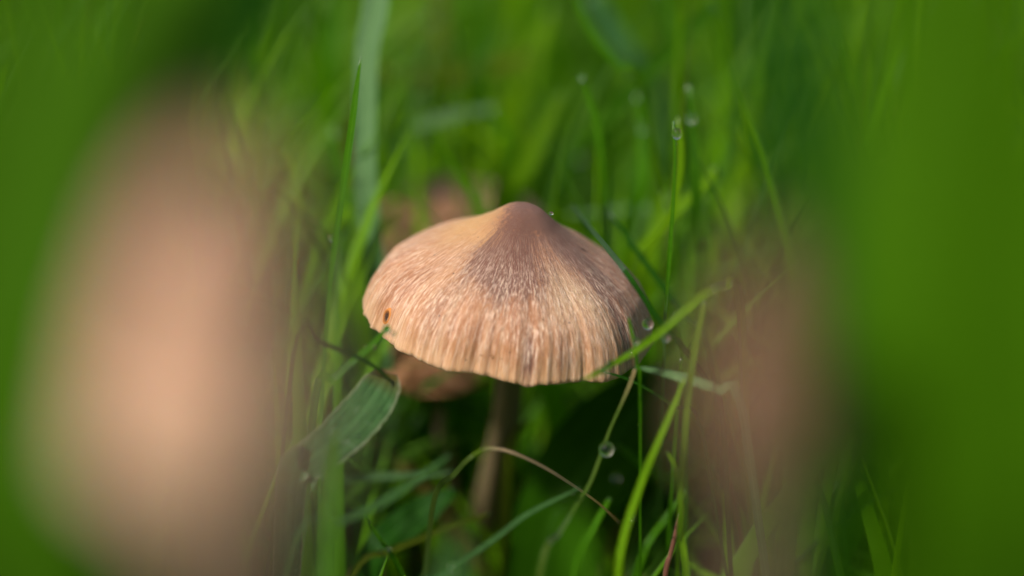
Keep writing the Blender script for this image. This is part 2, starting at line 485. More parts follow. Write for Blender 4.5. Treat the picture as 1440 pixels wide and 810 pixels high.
def pigment(th, s, hero):
    """masks on the cap: th = angle seen from above (0 = right, -90 deg = towards the camera), s = 0 apex .. 1 rim"""
    d = np.degrees(th)
    def lobe(a, w):
        q = (d - a + 180) % 360 - 180
        return np.exp(-(q / w) ** 2)
    dark = np.exp(-(s / 0.34) ** 2.2) * 1.0
    if hero:
        dark = dark + lobe(-92, 30) * np.exp(-((s - 0.52) / 0.27) ** 2) * 0.80
        dark = dark + lobe(-112, 26) * np.exp(-((s - 0.46) / 0.2) ** 2) * 0.60
        dark = dark + lobe(-28, 19) * np.exp(-((s - 0.50) / 0.42) ** 2) * 0.85
        dark = dark + lobe(5, 16) * np.exp(-((s - 0.65) / 0.40) ** 2) * 0.40
        dark = dark + lobe(-83, 2.8) * np.exp(-((s - 1.0) / 0.13) ** 2) * 1.0 + lobe(-128, 5) * np.exp(-((s - 0.85) / 0.2) ** 2) * 0.35 + lobe(-70, 2.2) * np.exp(-((s - 0.98) / 0.12) ** 2) * 0.5
        dark = dark + lobe(-38, 4) * np.exp(-((s - 0.92) / 0.2) ** 2) * 0.5
        dark = dark - lobe(170, 50) * np.exp(-((s - 0.22) / 0.16) ** 2) * 0.7
        ochre = lobe(170, 50) * np.exp(-((s - 0.34) / 0.24) ** 2) * 1.0 + lobe(-132, 20) * np.exp(-((s - 0.33) / 0.09) ** 2) * 0.4
        ochre = ochre + np.exp(-(((s - 0.985) / 0.05) ** 2)) * 0.3
        pale = lobe(-62, 16) * np.exp(-((s - 0.66) / 0.24) ** 2) * 1.0 + lobe(-125, 30) * np.exp(-((s - 0.6) / 0.3) ** 2) * 0.35
        pale = pale + lobe(-47, 8) * np.exp(-((s - 0.75) / 0.2) ** 2) * 0.5
    else:
        ochre = lobe(140, 50) * 0.3 * s
        pale = lobe(-60, 40) * 0.3 * s
    return np.clip(dark, 0, 1.2), np.clip(ochre, 0, 1), np.clip(pale, 0, 1)

def make_mushroom(name, centre, foot, R, H, label, mats, group=None, kind='umbo', tilt=(0, 0), hero=False,
                  stipe_r=(0.2, 0.26), seed=0, shape=None, pxoff=(0, 0)):
    """centre: middle of the rim; foot: where the stem meets the ground; tilt: degrees about Y (right down) and X (front down)"""
    m_cap, m_stipe, m_gill = mats
    root = empty(name, foot)
    tag(root, label, 'mushroom', group)
    nth, ns = (540, 170) if hero else (96, 32)
    th = np.linspace(0, 2 * np.pi, nth, endpoint=False)
    s = np.linspace(0, 1, ns + 1)[1:] ** (0.9)
    TH, SS = np.meshgrid(th, s)
    # rim shape
    rr = np.ones_like(th)
    for k, (n_, a_) in enumerate([(2, .012), (3, .018), (5, .011), (9, .006), (17, .0045), (31, .004)] + ([(57, .003), (83, .0025)] if hero else [])):
        rr = rr + a_ * np.sin(n_ * th + seed * 1.7 + k * 2.1)
    if hero:
        jag = np.array([noise.noise(Vector((math.cos(t) * 14, math.sin(t) * 14, 2.0))) for t in th])
        jag2 = np.array([noise.noise(Vector((math.cos(t) * 45, math.sin(t) * 45, 5.0))) for t in th])
        rr = rr + jag * 0.010 + jag2 * 0.006
        rr = rr + 0.02 * 1.6 * np.array([noise.noise(Vector((math.cos(t) * 3.1, math.sin(t) * 3.1, 12.0))) for t in th])
    if shape is not None:
        rr = rr * shape(th)
    Rs = R * (1 + (rr[None, :] - 1) * SS ** 1.5)
    X = Rs * SS * np.cos(TH); Y = Rs * SS * np.sin(TH)
    Z = cap_profile(SS, H, kind)
    # radial furrows deepening towards the rim, low lumps elsewhere
    fur = np.array([noise.noise(Vector((math.cos(t) * 9, math.sin(t) * 9, seed))) + 0.35 * noise.noise(Vector((math.cos(t) * 19, math.sin(t) * 19, seed + 2))) + 0.2 * noise.noise(Vector((math.cos(t) * 38, math.sin(t) * 38, seed + 4))) for t in th])
    big = np.array([noise.noise(Vector((math.cos(t) * 2.2, math.sin(t) * 2.2, seed + 9))) for t in th])
    amp = R * (0.0055 if hero else 0.01)
    Z = Z + amp * fur[None, :] * np.clip((SS - 0.45) / 0.55, 0, 1) ** 1.3 + R * 0.035 * big[None, :] * SS * (1.2 - SS)
    if hero:   # a notch-like furrow by the front edge
        q = (np.degrees(TH) - (360 - 83) + 180) % 360 - 180
        Z = Z - 0.05 * np.exp(-(q / 3.2) ** 2) * np.clip((SS - 0.7) / 0.3, 0, 1)
        # the bitten hole near the left edge
        hx, hy = R * 0.865 * math.cos(math.radians(197)), R * 0.865 * math.sin(math.radians(197))
        lump = np.array([[noise.noise(Vector((x * 1.8, y * 1.8, 7.0))) for x, y in zip(a, b)] for a, b in zip(X[::5], Y[::5])])
        lump = np.repeat(lump, 5, axis=0)[:Z.shape[0]]
        k5 = np.ones(7) / 7
        lump = np.apply_along_axis(lambda c: np.convolve(np.pad(c, 3, 'edge'), k5, 'valid'), 0, lump)
        Z = Z + lump * 0.035 * np.clip(SS * 3 - 0.6, 0, 1)
    # lip turning under, then underside running back to the stem
    under_s = [1.0, 0.985, 0.9, 0.6, 0.3, 0.12]
    rows = [np.stack([X, Y, Z], -1)]
    zr = Z[-1]
    lip = []
    tk = (0.012 if hero else 0.03) * R
    for k, us in enumerate(under_s[1:]):
        ztop = cap_profile(np.array([us]), H, kind)[0]
        zz = (zr - tk * 1.2 if k == 0 else zr * us * 0 + max(ztop, 0) * 0.76 - tk * 1.4)
        lip.append(np.stack([Rs[-1] * us * np.cos(th), Rs[-1] * us * np.sin(th), np.broadcast_to(zz, th.shape)], -1))
    P = np.concatenate([rows[0], np.array(lip)], 0)
    nrow = P.shape[0]
    V = np.concatenate([np.array([[0, 0, float(cap_profile(np.array([0.0, 1.0]), H, kind)[0])]]), P.reshape(-1, 3)])
    F = [(0, 1 + i, 1 + (i + 1) % nth) for i in range(nth)]
    for j in range(nrow - 1):
        a = 1 + j * nth
        for i in range(nth):
            i2 = (i + 1) % nth
            F.append((a + i, a + nth + i, a + nth + i2, a + i2))
    dk, oc, pa = pigment(TH, SS, hero)
    npad = nrow - SS.shape[0]
    padd = lambda A, v: np.concatenate([[A.ravel()[0]], A.ravel(), np.full(npad * nth, v)])
    pig = np.stack([padd(dk, 0.2), padd(oc, 0.1), padd(pa, 0.0)], -1)
    pol = np.stack([np.concatenate([[0], (np.cos(TH) * np.clip(SS * 4, 0, 1)).ravel(), np.tile(np.cos(th), npad)]),
                    np.concatenate([[0], (np.sin(TH) * np.clip(SS * 4, 0, 1)).ravel(), np.tile(np.sin(th), npad)]),
                    np.concatenate([[0], SS.ravel(), np.full(npad * nth, 1.0)])], -1)
    rot = Matrix.Rotation(math.radians(tilt[0]), 3, 'Y') @ Matrix.Rotation(math.radians(tilt[1]), 3, 'X')
    Rm = np.array(rot)
    c = np.array(centre)
    V = V @ Rm.T + c
    cap = mesh_obj('cap', V, F, m_cap, root, origin=tuple(c), attrs={'pol': ('FLOAT_VECTOR', pol), 'pig': ('FLOAT_VECTOR', pig)})
    # gills: radiating lamellae under the cap
    gv, gf = [], []
    ng = 84 if hero else 40
    for k in range(ng):
        t = 2 * math.pi * k / ng
        inner = 0.14 if k % 2 == 0 else 0.45
        for us, w in ((inner, 0.02), (0.55, 0.14), (0.80, 0.08), (0.93, 0.01)):
            zt = max(float(cap_profile(np.array([us, 1.0]), H, kind)[0]), 0) * 0.66 - tk * 1.2
            for zz in (zt, zt - w * R * 0.7):
                for off in (-0.004, 0.004):
                    ct, st = math.cos(t), math.sin(t)
                    gv.append((R * us * ct - off * R * 2 * st, R * us * st + off * R * 2 * ct, zz))
        b = k * 16
        for q in range(3):
            o_ = b + q * 4
            gf += [(o_, o_ + 4, o_ + 6, o_ + 2), (o_ + 1, o_ + 3, o_ + 7, o_ + 5), (o_ + 2, o_ + 6, o_ + 7, o_ + 3)]
    gv = np.array(gv) @ Rm.T + c
    g = mesh_obj('gills', gv, gf, m_gill, root, origin=tuple(c), smooth=False)
    g['kind'] = 'stuff'
    # stem: a tapering, slightly bent tube
    top = Vector(c) + rot @ Vector((0, 0, float(cap_profile(np.array([0.15, 1.0]), H, kind)[0]) * 0.8))
    ft = Vector(foot) - Vector((0, 0, 0.3))
    midp = (top + ft) / 2 + Vector((0.08 * R, -0.05 * R, 0))
    n, m_ = 24, 28
    path = catmull([tuple(top), tuple(midp), tuple(ft)], n)
    sv, sf = [], []
    for j, p in enumerate(path):
        u = j / n
        r = stipe_r[0] * (1 - u) + stipe_r[1] * u + 0.02 * math.sin(u * 9 + seed) * stipe_r[0] * 3
        for i in range(m_):
            a = 2 * math.pi * i / m_
            f = 1 + 0.05 * math.sin(a * 7 + u * 4) + 0.04 * math.sin(a * 3 - u * 9)
            sv.append((p[0] + math.cos(a) * r * f, p[1] + math.sin(a) * r * f, p[2]))
    for j in range(n):
        for i in range(m_):
            i2 = (i + 1) % m_
            sf.append((j * m_ + i, j * m_ + i2, (j + 1) * m_ + i2, (j + 1) * m_ + i))
    mesh_obj('stem', sv, sf, m_stipe, root, origin=tuple(foot))
    if hero:
        # bitten hole: a shallow ragged pit in the cap's skin near its left edge, its depth painted dark
        hx_, hy_, hd_ = project(V[1:1 + ns * nth])
        score = np.hypot(hx_ - 544, hy_ - 446) + (hd_ > D_MID + 0.6) * 1000
        j, i = divmod(int(np.argmin(score)), nth)
        pc = V[1 + j * nth + i]
        e1 = V[1 + j * nth + (i + 6) % nth] - pc; e1 /= np.linalg.norm(e1)
        e2 = V[1 + (j + 4) * nth + i] - pc; e2 /= np.linalg.norm(e2)
        nn = np.cross(e1, e2); nn /= np.linalg.norm(nn)
        if nn[2] < 0: nn = -nn
        hv, hf = [pc + nn * 0.012], []
        K = 20
        for ring, rad in enumerate((0.35, 0.7, 1.0, 1.25)):
            for q in range(K):
                a = 2 * math.pi * q / K
                r_ = rad * (1 + 0.28 * noise.noise(Vector((math.cos(a) * 1.5, math.sin(a) * 1.5, 1))))
                lift = (0.010, 0.014, 0.022, -0.01)[ring]
                hv.append(pc + e1 * math.cos(a) * 0.075 * r_ + e2 * math.sin(a) * 0.11 * r_ + nn * lift)
        for q in range(K):
            hf.append((0, 1 + q, 1 + (q + 1) % K))
            for ring in range(3):
                a = 1 + ring * K
                hf.append((a + q, a + K + q, a + K + (q + 1) % K, a + (q + 1) % K))
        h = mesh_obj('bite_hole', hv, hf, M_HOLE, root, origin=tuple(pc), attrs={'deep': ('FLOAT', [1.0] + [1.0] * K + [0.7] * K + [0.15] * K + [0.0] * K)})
        h['label'] = 'small orange-brown pit nibbled into the cap near its left edge'
    return root, cap

def hero_shape(th):
    d = np.degrees(th)
    def lobe(a, w):
        q = (d - a + 180) % 360 - 180
        return np.exp(-(q / w) ** 2)
    return 1 + 0.0 * lobe(0, 30)
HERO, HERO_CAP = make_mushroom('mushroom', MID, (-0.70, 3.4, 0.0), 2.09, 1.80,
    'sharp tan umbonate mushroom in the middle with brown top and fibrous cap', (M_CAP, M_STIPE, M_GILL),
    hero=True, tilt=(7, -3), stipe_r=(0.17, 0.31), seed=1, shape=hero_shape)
def on_ground(p, z=-0.15):
    return Vector((p.x, p.y, z))
c2 = px(606, 512, 41.4)
make_mushroom('mushroom', c2, (-0.95, 2.6, 0), 0.95, 0.62,
    'smaller orange-tan mushroom tucked under the left side of the big cap', (M_CAP_ORANGE, M_STIPE_BROWN, M_GILL), kind='dome', tilt=(6, 2), stipe_r=(0.12, 0.16), seed=3)
c3 = px(628, 326, 44.5)
make_mushroom('mushroom', c3, on_ground(c3 + Vector((0.2, 0.3, 0))), 1.75, 0.85,
    'blurred pinkish mushroom standing behind the big cap', (M_CAP_PINK, M_STIPE, M_GILL), kind='dome', tilt=(-4, 0), stipe_r=(0.2, 0.25), seed=5)

# ------------------------------------------------------------------ single blades of grass
def blade(name, label, cat, pts, mat, root='end', foot=None, group=None, roll=0.0, keel=0.22, n=36, thick=0.10, wavy=0.0, serrate=0.0, seed=0):
    """pts: (photo x, photo y, depth cm, width in photo pixels); root: which end runs down to the soil"""
    P = []
    for x, y, d, w in pts:
        q = px(x, y, d)
        P.append((q.x, q.y, max(q.z, 0.05), w * d / 3600))
    if root == 'start':
        P = P[::-1]
    if root:
        a, b = Vector(P[-2][:3]), Vector(P[-1][:3])
        w = P[-1][3]
        if foot is None:
            run = (b - a).normalized()
            k = min(b.z * 0.6, 2.2)
            foot = Vector((b.x + run.x * k, b.y + run.y * k + 0.3, -0.35))
            foot.y = max(foot.y, b.y - 0.5)
        else:
            foot = Vector((*foot, -0.35))
        if b.z > 0.4:
            P.append(tuple((b * 0.5 + foot * 0.5) + Vector(((b.x - foot.x) * 0.12, 0, 0))) + (w * 0.9,))
        P.append(tuple(foot) + (w * 0.7,))
    C = catmull(P, n)
    C[:, 3] = np.clip(C[:, 3], 0.003, None)
    L = len(C)
    t = np.gradient(C[:, :3], axis=0); t /= np.linalg.norm(t, axis=1)[:, None] + 1e-9
    V, along, across = [], [], []
    prof = [(-1, 0), (-0.5, -0.5), (0, -1), (0.5, -0.5), (1, 0), (0.5, -0.5), (0, -1), (-0.5, -0.5)]
    view = np.array(FWD)
    for j in range(L):
        p = C[j, :3]; w = C[j, 3] / 2
        sd = np.cross(t[j], view); sd /= np.linalg.norm(sd) + 1e-9
        nm = np.cross(sd, t[j])
        if nm @ view > 0: nm = -nm
        r = roll + wavy * math.sin(j * 0.4 + seed)
        sdr = sd * math.cos(r) + nm * math.sin(r); nmr = nm * math.cos(r) - sd * math.sin(r)
        for k, (ax, kz) in enumerate(prof):
            top = 1 if k < 5 else -1
            hth = 0 if k in (0, 4) else thick * w * top
            e = 1.0
            if serrate and k in (0, 4):
                e = 1 + serrate * (noise.noise(Vector((j * 1.3, k, seed))))
            V.append(p + sdr * ax * w * e + nmr * (kz * keel * w + hth))
            along.append(1 - j / (L - 1)); across.append(ax)
    F = []
    for j in range(L - 1):
        a, b = j * 8, (j + 1) * 8
        for k in range(8):
            k2 = (k + 1) % 8
            F.append((a + k, a + k2, b + k2, b + k))
    F.append(tuple(range(7, -1, -1))); F.append(tuple(range((L - 1) * 8, L * 8)))
    org = tuple(C[-1, :3]) if root else tuple(C[0, :3])
    o = mesh_obj(name, V, F, mat, None, origin=org, attrs={'along': ('FLOAT', along), 'across': ('FLOAT', across)})
    me = o.data
    ev = np.empty(len(me.edges) * 2, dtype=np.int32); me.edges.foreach_get('vertices', ev)
    ev = ev.reshape(-1, 2)
    sharp = (abs(ev[:, 0] - ev[:, 1]) == 8) & np.isin(ev[:, 0] % 8, (0, 4))
    sa = me.attributes.new('sharp_edge', 'BOOLEAN', 'EDGE'); sa.data.foreach_set('value', sharp)
    tag(o, label, cat, group)
    return o

G_SHARP = 'grass blades around the mushroom'
G_BACK = 'blurred grass blades behind the mushroom'
G_FRONT = 'added out-of-focus leaves at the sides'

# left of the cap
BL = blade
BL('grass_stalk', 'tall sharp upright green blade left of the cap', 'grass blade',
   [(508, 78, 36.5, 2), (502, 120, 36.5, 8), (497, 160, 36.5, 11), (488, 225, 36.6, 12), (477, 300, 36.7, 11), (467, 370, 36.8, 9), (460, 440, 36.9, 8), (455, 500, 37, 7), (451, 570, 37, 7), (448, 660, 37, 7)],
   M_GREEN, group=G_SHARP, roll=0.5)
BL('grass_leaf', 'broad pale blue-green blurred leaf rising behind the tall left blade', 'grass leaf',
   [(532, -60, 39.6, 40), (528, 10, 39.6, 40), (516, 70, 39.6, 36), (514, 150, 39.6, 33), (513, 230, 39.6, 34), (517, 300, 39.7, 36), (524, 360, 39.8, 34), (533, 430, 40.2, 28)],
   M_PALE, group=G_BACK, roll=0.3, keel=0.35)
BL('grass_stalk', 'dark green blade crossing over the broad blue-green leaf below the cap\'s left side', 'grass blade',
   [(553, 540, 34.9, 2), (538, 524, 34.8, 5), (515, 508, 34.7, 6), (485, 494, 34.6, 6), (452, 482, 34.4, 6), (420, 476, 34.3, 6)], M_DARK, group=G_SHARP, n=30, foot=(-4.6, -1.5))
BL('grass_stalk', 'soft green blade slanting up to a dewy tip at the cap\'s lower left edge', 'grass blade',
   [(546, 460, 34.6, 4), (536, 471, 34.6, 8), (518, 490, 34.7, 10), (492, 512, 34.9, 11), (468, 533, 35.2, 12), (445, 552, 35.5, 12)], M_GREEN, group=G_SHARP, roll=0.4)
BL('grass_leaf', 'broad dark blue-green leaf with pale rough edges and a browned folded end, lower left', 'grass leaf',
   [(545, 522, 35.0, 30), (538, 540, 34.9, 54), (522, 566, 34.8, 62), (497, 596, 34.7, 64), (470, 622, 34.6, 60), (435, 650, 34.5, 56), (412, 680, 34.5, 44)],
   M_LEAF, group=G_SHARP, roll=0.0, keel=0.05, n=70, foot=(-3.9, -1.2), serrate=0.10, seed=3, thick=0.03)
BL('grass_stalk', 'blurred upright green blade along the lower left', 'grass blade',
   [(474, 610, 32.2, 10), (470, 660, 32.2, 22), (466, 720, 32.1, 27), (462, 790, 32, 28), (458, 860, 32, 28)], M_GREEN, group=G_SHARP)
BL('grass_stalk', 'pale blurred horizontal blade below the broad leaf at lower left', 'grass blade',
   [(640, 664, 39, 4), (590, 668, 38.8, 9), (530, 670, 38.6, 11), (480, 676, 38.4, 11), (430, 690, 38, 10)], M_PALE, group=G_SHARP)
BL('grass_stalk', 'soft grey-green blade slanting up from the lower left towards the stem', 'grass blade',
   [(632, 640, 33.4, 3), (600, 664, 33.4, 8), (560, 692, 33.3, 10), (520, 716, 33.2, 10), (470, 738, 33.1, 9), (420, 760, 33, 9)], M_SOFT, group=G_SHARP)
BL('grass_stalk', 'short dew-beaded green blade running off the bottom edge left of the stem', 'grass blade',
   [(512, 722, 34.8, 3), (524, 742, 34.9, 5), (540, 765, 35, 6), (555, 787, 35.2, 7), (570, 815, 35.4, 7), (590, 850, 35.6, 7)], M_GREEN, group=G_SHARP)
BL('grass_stalk', 'half-withered arching blade with thin tan tip in front of the stem', 'grass blade',
   [(872, 736, 37.2, 2), (842, 708, 36.4, 3), (805, 682, 35.8, 4), (765, 657, 35.4, 4.5), (725, 638, 35.1, 4.5), (697, 631, 35.0, 5), (676, 634, 35.0, 6), (657, 647, 35.2, 7), (638, 668, 35.8, 8), (610, 705, 36.6, 8)],
   M_ARCH, group=G_SHARP, n=60, keel=0.1)
BL('grass_stalk', 'long soft green blade slanting up right from a dew bead at the bottom edge', 'grass blade',
   [(815, 686, 34.8, 3), (780, 703, 34.7, 6), (740, 724, 34.6, 7), (700, 754, 34.5, 8), (655, 786, 34.4, 8), (615, 812, 34.3, 8), (570, 845, 34.2, 8)], M_SOFT, group=G_SHARP)
BL('grass_stalk', 'faint olive blade running low across the foot of the stem', 'grass blade',
   [(690, 722, 38.2, 4), (640, 738, 38, 8), (590, 758, 37.9, 9), (545, 776, 37.8, 9), (500, 800, 37.8, 8)], M_OLIVE, group=G_SHARP)
# right of the cap
BL('grass_stalk', 'thin upright blade right of the cap with a dew drop at its tip', 'grass blade',
   [(947, 170, 35.4, 3), (949, 220, 35.4, 5), (947, 280, 35.5, 6), (943, 340, 35.6, 7), (939, 400, 35.8, 6), (935, 450, 36.2, 5), (934, 500, 36.8, 5)], M_GREEN, group=G_SHARP, roll=0.5)
BL('grass_stalk', 'dark green blade lying across the cap\'s right shoulder', 'grass blade',
   [(806, 288, 38.6, 3), (828, 318, 37.2, 6), (851, 345, 36.0, 7), (880, 382, 35.2, 8), (903, 415, 35.1, 8), (930, 455, 35.1, 8), (958, 486, 35.2, 8), (990, 530, 35.4, 8), (1015, 580, 35.8, 8)], M_DARK, group=G_SHARP)
BL('grass_stalk', 'dark green blade behind the cap\'s right edge, parallel to the one lying on it', 'grass blade',
   [(858, 300, 38.4, 3), (885, 338, 38.2, 8), (912, 375, 38, 8), (938, 410, 37.8, 8), (965, 445, 37.6, 8), (1000, 500, 37.5, 8)], M_DARK, group=G_SHARP)
BL('grass_stalk', 'bright yellow-green blade slanting across the cap\'s lower right edge', 'grass blade',
   [(819, 535, 34.3, 2), (838, 525, 34.3, 7), (868, 508, 34.6, 8), (900, 488, 34.6, 10), (935, 461, 34.7, 12), (965, 434, 34.7, 13), (992, 412, 34.8, 14), (1018, 402, 35.1, 14), (1040, 425, 35.6, 13)], M_FRESH, group=G_SHARP, keel=0.35, foot=(4.4, 0.6), n=50)
BL('grass_stalk', 'pale waxy blade running right from under the cap\'s right rim', 'grass blade',
   [(893, 516, 35.0, 3), (915, 520, 35.0, 8), (945, 527, 35, 12), (975, 536, 34.9, 14), (1010, 548, 34.8, 14), (1040, 570, 34.8, 13)], M_PALE, group=G_SHARP)
BL('grass_stalk', 'thin stalk hanging from the right rim with a large dew drop halfway down', 'grass blade',
   [(893, 519, 35.2, 5), (885, 542, 35.2, 6), (872, 572, 35.2, 5), (856, 608, 35.2, 5), (843, 645, 35.1, 6), (828, 682, 35.0, 6), (808, 714, 34.8, 7), (786, 750, 34.4, 9), (760, 800, 34, 10)], M_BENT, group=G_SHARP, n=50)
BL('grass_stalk', 'long bright blade curving down to the bottom edge at lower right', 'grass blade',
   [(962, 532, 34.4, 4), (946, 572, 34.4, 8), (928, 615, 34.3, 9), (907, 665, 34.3, 10), (889, 715, 34.2, 11), (876, 760, 34.1, 11), (868, 820, 34, 11)], M_FRESH, group=G_SHARP, roll=0.3)
BL('grass_stalk', 'tall bright blade passing upright in front of the slanting blade at the right', 'grass blade',
   [(990, 425, 34.4, 6), (982, 460, 34.4, 9), (973, 510, 34.4, 10), (966, 560, 34.5, 10), (961, 620, 34.6, 9), (957, 680, 34.8, 8), (955, 740, 34.9, 7)], M_FRESH, group=G_SHARP, roll=-0.3)
BL('grass_stalk', 'short curved yellow-green blade with hooked tip at lower right', 'grass blade',
   [(938, 636, 34.7, 2), (946, 650, 34.7, 6), (954, 675, 34.8, 9), (957, 710, 34.9, 9), (958, 755, 35, 9), (965, 815, 35.1, 9)], M_FRESH, group=G_SHARP)
BL('reddish_stalk', 'thin reddish-brown stem at the bottom right corner beside the hooked blade', 'plant stem',
   [(956, 720, 35.4, 5), (950, 750, 35.4, 6), (943, 780, 35.5, 7), (935, 815, 35.6, 8)], M_REED, group=G_SHARP, keel=0, thick=0.7)
BL('grass_stalk', 'short green spike standing against the cap\'s right edge', 'grass blade',
   [(884, 446, 34.9, 2), (888, 466, 34.9, 5), (893, 490, 34.9, 5), (897, 520, 35, 5), (900, 550, 35.1, 5)], M_GREEN, group=G_SHARP)
BL('grass_stalk', 'thin green blade passing from under the cap\'s right rim to the dark grass below', 'grass blade',
   [(845, 522, 35.6, 2), (880, 532, 35.6, 4), (915, 550, 35.6, 4), (950, 573, 35.7, 5), (985, 600, 35.8, 5)], M_DARK, group=G_SHARP)
BL('grass_stalk', 'soft green blade at the right, crossing below the big dew drop', 'grass blade',
   [(868, 625, 38.4, 6), (900, 650, 38.5, 13), (930, 670, 38.6, 14), (965, 668, 38.6, 11), (1000, 660, 38.6, 10)], M_GREEN, group=G_SHARP)
BL('grass_stalk', 'short upright blade in shade right of the cap, behind the dew cluster', 'grass blade',
   [(948, 440, 36.6, 2), (957, 480, 36.6, 6), (963, 520, 36.8, 7), (966, 580, 37, 7)], M_GREEN, group=G_SHARP)
BL('grass_stalk', 'thin pale blade rising from the bright slanting blade at the right', 'grass blade',
   [(985, 452, 35.8, 3), (975, 480, 35.8, 6), (962, 505, 36, 6), (955, 545, 36.2, 6)], M_GREEN, group=G_SHARP)

# behind, blurred
back = [
 ('dark green blurred blade slanting down right from the top edge', [(800, -30, 39.8, 6), (822, 30, 39.8, 11), (846, 66, 39.8, 12), (872, 95, 39.8, 10), (905, 128, 40, 8)], M_GREEN, 'start'),
 ('curved green blade with a pale bead tip above the cap\'s right shoulder', [(817, 106, 39, 3), (829, 140, 39, 9), (840, 180, 39, 11), (846, 230, 39.1, 11), (848, 290, 39.4, 10), (850, 340, 40, 10)], M_GREEN, 'end'),
 ('wide blurred green blade rising right to the top right corner', [(1010, 5, 42.5, 22), (960, 55, 42.5, 24), (915, 100, 42.5, 24), (870, 148, 42.6, 22), (830, 190, 42.8, 20), (790, 260, 43, 16)], M_GREEN, 'end'),
 ('soft yellow-green blade slanting up right beyond the cap\'s right shoulder', [(1010, 238, 39.2, 15), (975, 272, 39.2, 15), (940, 306, 39.2, 16), (905, 344, 39.3, 14), (885, 380, 39.6, 12)], M_FRESH, 'end'),
 ('pale blurred blade lying level behind the cap\'s right shoulder', [(800, 302, 42, 4), (860, 296, 42, 10), (920, 292, 42, 13), (1000, 292, 42, 12)], M_PALE, 'end'),
 ('blurred upright pale green blade right of the thin dewy blade', [(968, 120, 38.6, 8), (975, 190, 38.6, 15), (978, 260, 38.6, 16), (984, 330, 38.8, 15), (988, 420, 39, 14)], M_GREEN, 'end'),
 ('fresh blurred blade standing just left of the thin dewy blade', [(953, 165, 38, 4), (958, 220, 38, 9), (945, 300, 38.2, 10), (915, 350, 38.6, 9), (895, 400, 39, 9)], M_FRESH, 'end'),
 ('pale blurred blade arching left high above the cap', [(700, 150, 43, 5), (665, 156, 43, 13), (625, 166, 43, 15), (590, 178, 43.2, 12), (560, 210, 43.8, 10)], M_PALE, 'end'),
 ('soft olive blade upright near the top edge left of centre', [(618, -20, 46, 14), (620, 30, 46, 22), (617, 80, 46, 18), (612, 140, 46.5, 14)], M_OLIVE, 'end'),
 ('faint pale blade lying level across the back near the top', [(760, 75, 46, 8), (700, 92, 46, 20), (640, 104, 46, 24), (570, 112, 46, 22), (520, 118, 46, 18)], M_OLIVE, 'end'),
 ('wide soft green blade arching right behind the cap', [(790, 130, 42, 6), (765, 180, 42, 24), (735, 240, 42, 30), (705, 290, 42.3, 28)], M_FRESH, 'end'),
 ('blurred green blade leaning left above the small pink mushroom', [(690, 150, 43, 5), (715, 205, 43, 18), (722, 260, 43.2, 20), (728, 320, 43.6, 18)], M_GREEN, 'end'),
 ('dark blurred blue-green leaf slanting in the upper right', [(830, -10, 45, 24), (860, 40, 45, 28), (895, 90, 45, 28), (930, 130, 45.4, 20)], M_BLUE, 'start'),
 ('blurred green blade leaning right in the top right corner', [(925, -20, 43, 16), (940, 30, 43, 20), (955, 90, 43, 20), (968, 150, 43.4, 16)], M_GREEN, 'end'),
 ('blurred green blade upright behind the dew circles at the right', [(898, 130, 41, 8), (905, 200, 41, 20), (900, 270, 41, 20), (885, 330, 41.5, 16)], M_GREEN, 'end'),
 ('yellow-green blurred blade rising behind the cap\'s right edge', [(935, 270, 40, 6), (922, 320, 40, 18), (912, 370, 40, 20), (905, 430, 40.4, 18)], M_FRESH, 'end'),
 ('bright green blurred blade standing left of the cap behind the tall blade', [(500, 300, 40.5, 6), (498, 370, 40.5, 22), (503, 440, 40.6, 30), (512, 510, 41, 28)], M_FRESH, 'end'),
 ('dark green blurred leaf left of the cap beyond the tall blade', [(470, 180, 42, 8), (478, 260, 42, 24), (488, 350, 42, 30), (500, 450, 42.4, 26)], M_GREEN, 'end'),
 ('soft bright blade near the top left beside the broad pale leaf', [(478, -30, 44, 14), (468, 40, 44, 26), (462, 110, 44, 28), (465, 190, 44.5, 22)], M_GREEN, 'end'),
 ('blurred green blade right of the broad pale leaf', [(568, 90, 44, 6), (570, 160, 44, 20), (566, 230, 44, 24), (560, 300, 44.4, 20)], M_GREEN, 'end'),
 ('soft yellow-green blade leaning right near the top of the picture', [(775, 10, 46, 8), (752, 70, 46, 24), (735, 130, 46, 26), (722, 190, 46.5, 22)], M_FRESH, 'end'),
 ('dark green blurred blade near the top above the cap', [(690, -20, 45, 12), (682, 50, 45, 22), (672, 120, 45, 24), (668, 200, 45.5, 20)], M_GREEN, 'end'),
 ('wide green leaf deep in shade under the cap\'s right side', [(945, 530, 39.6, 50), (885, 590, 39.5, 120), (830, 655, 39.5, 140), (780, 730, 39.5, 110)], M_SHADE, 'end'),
 ('soft green leaf low at the left behind the slanting grey-green blade', [(640, 690, 38.6, 10), (600, 715, 38.6, 40), (560, 745, 38.5, 46), (520, 790, 38.4, 40)], M_DARK, 'end'),
 ('blurred curved blade right of the stem under the cap', [(748, 590, 39.6, 4), (728, 606, 39.6, 10), (716, 635, 39.6, 12), (712, 680, 39.8, 12)], M_OLIVE, 'end'),
 ('faint green blade at the bottom edge between the stem and the dewy stalk', [(858, 700, 37.6, 6), (835, 740, 37.5, 11), (812, 790, 37.5, 12)], M_GREEN, 'end'),
 ('faint green blade leaning left at the bottom right', [(965, 690, 37.4, 5), (935, 730, 37.4, 10), (900, 790, 37.3, 12)], M_GREEN, 'end'),
]
for k, (lab, pts, mat, rt) in enumerate(back):
    if rt == 'start':
        pts = pts[::-1]
    foot = None
    if rt == 'start':
        pass
    BL('grass_stalk', lab, 'grass blade', pts[::-1] if rt == 'start' else pts, mat, root='end', group=G_BACK, n=26, roll=0.35 * math.sin(k * 2.3), seed=k)

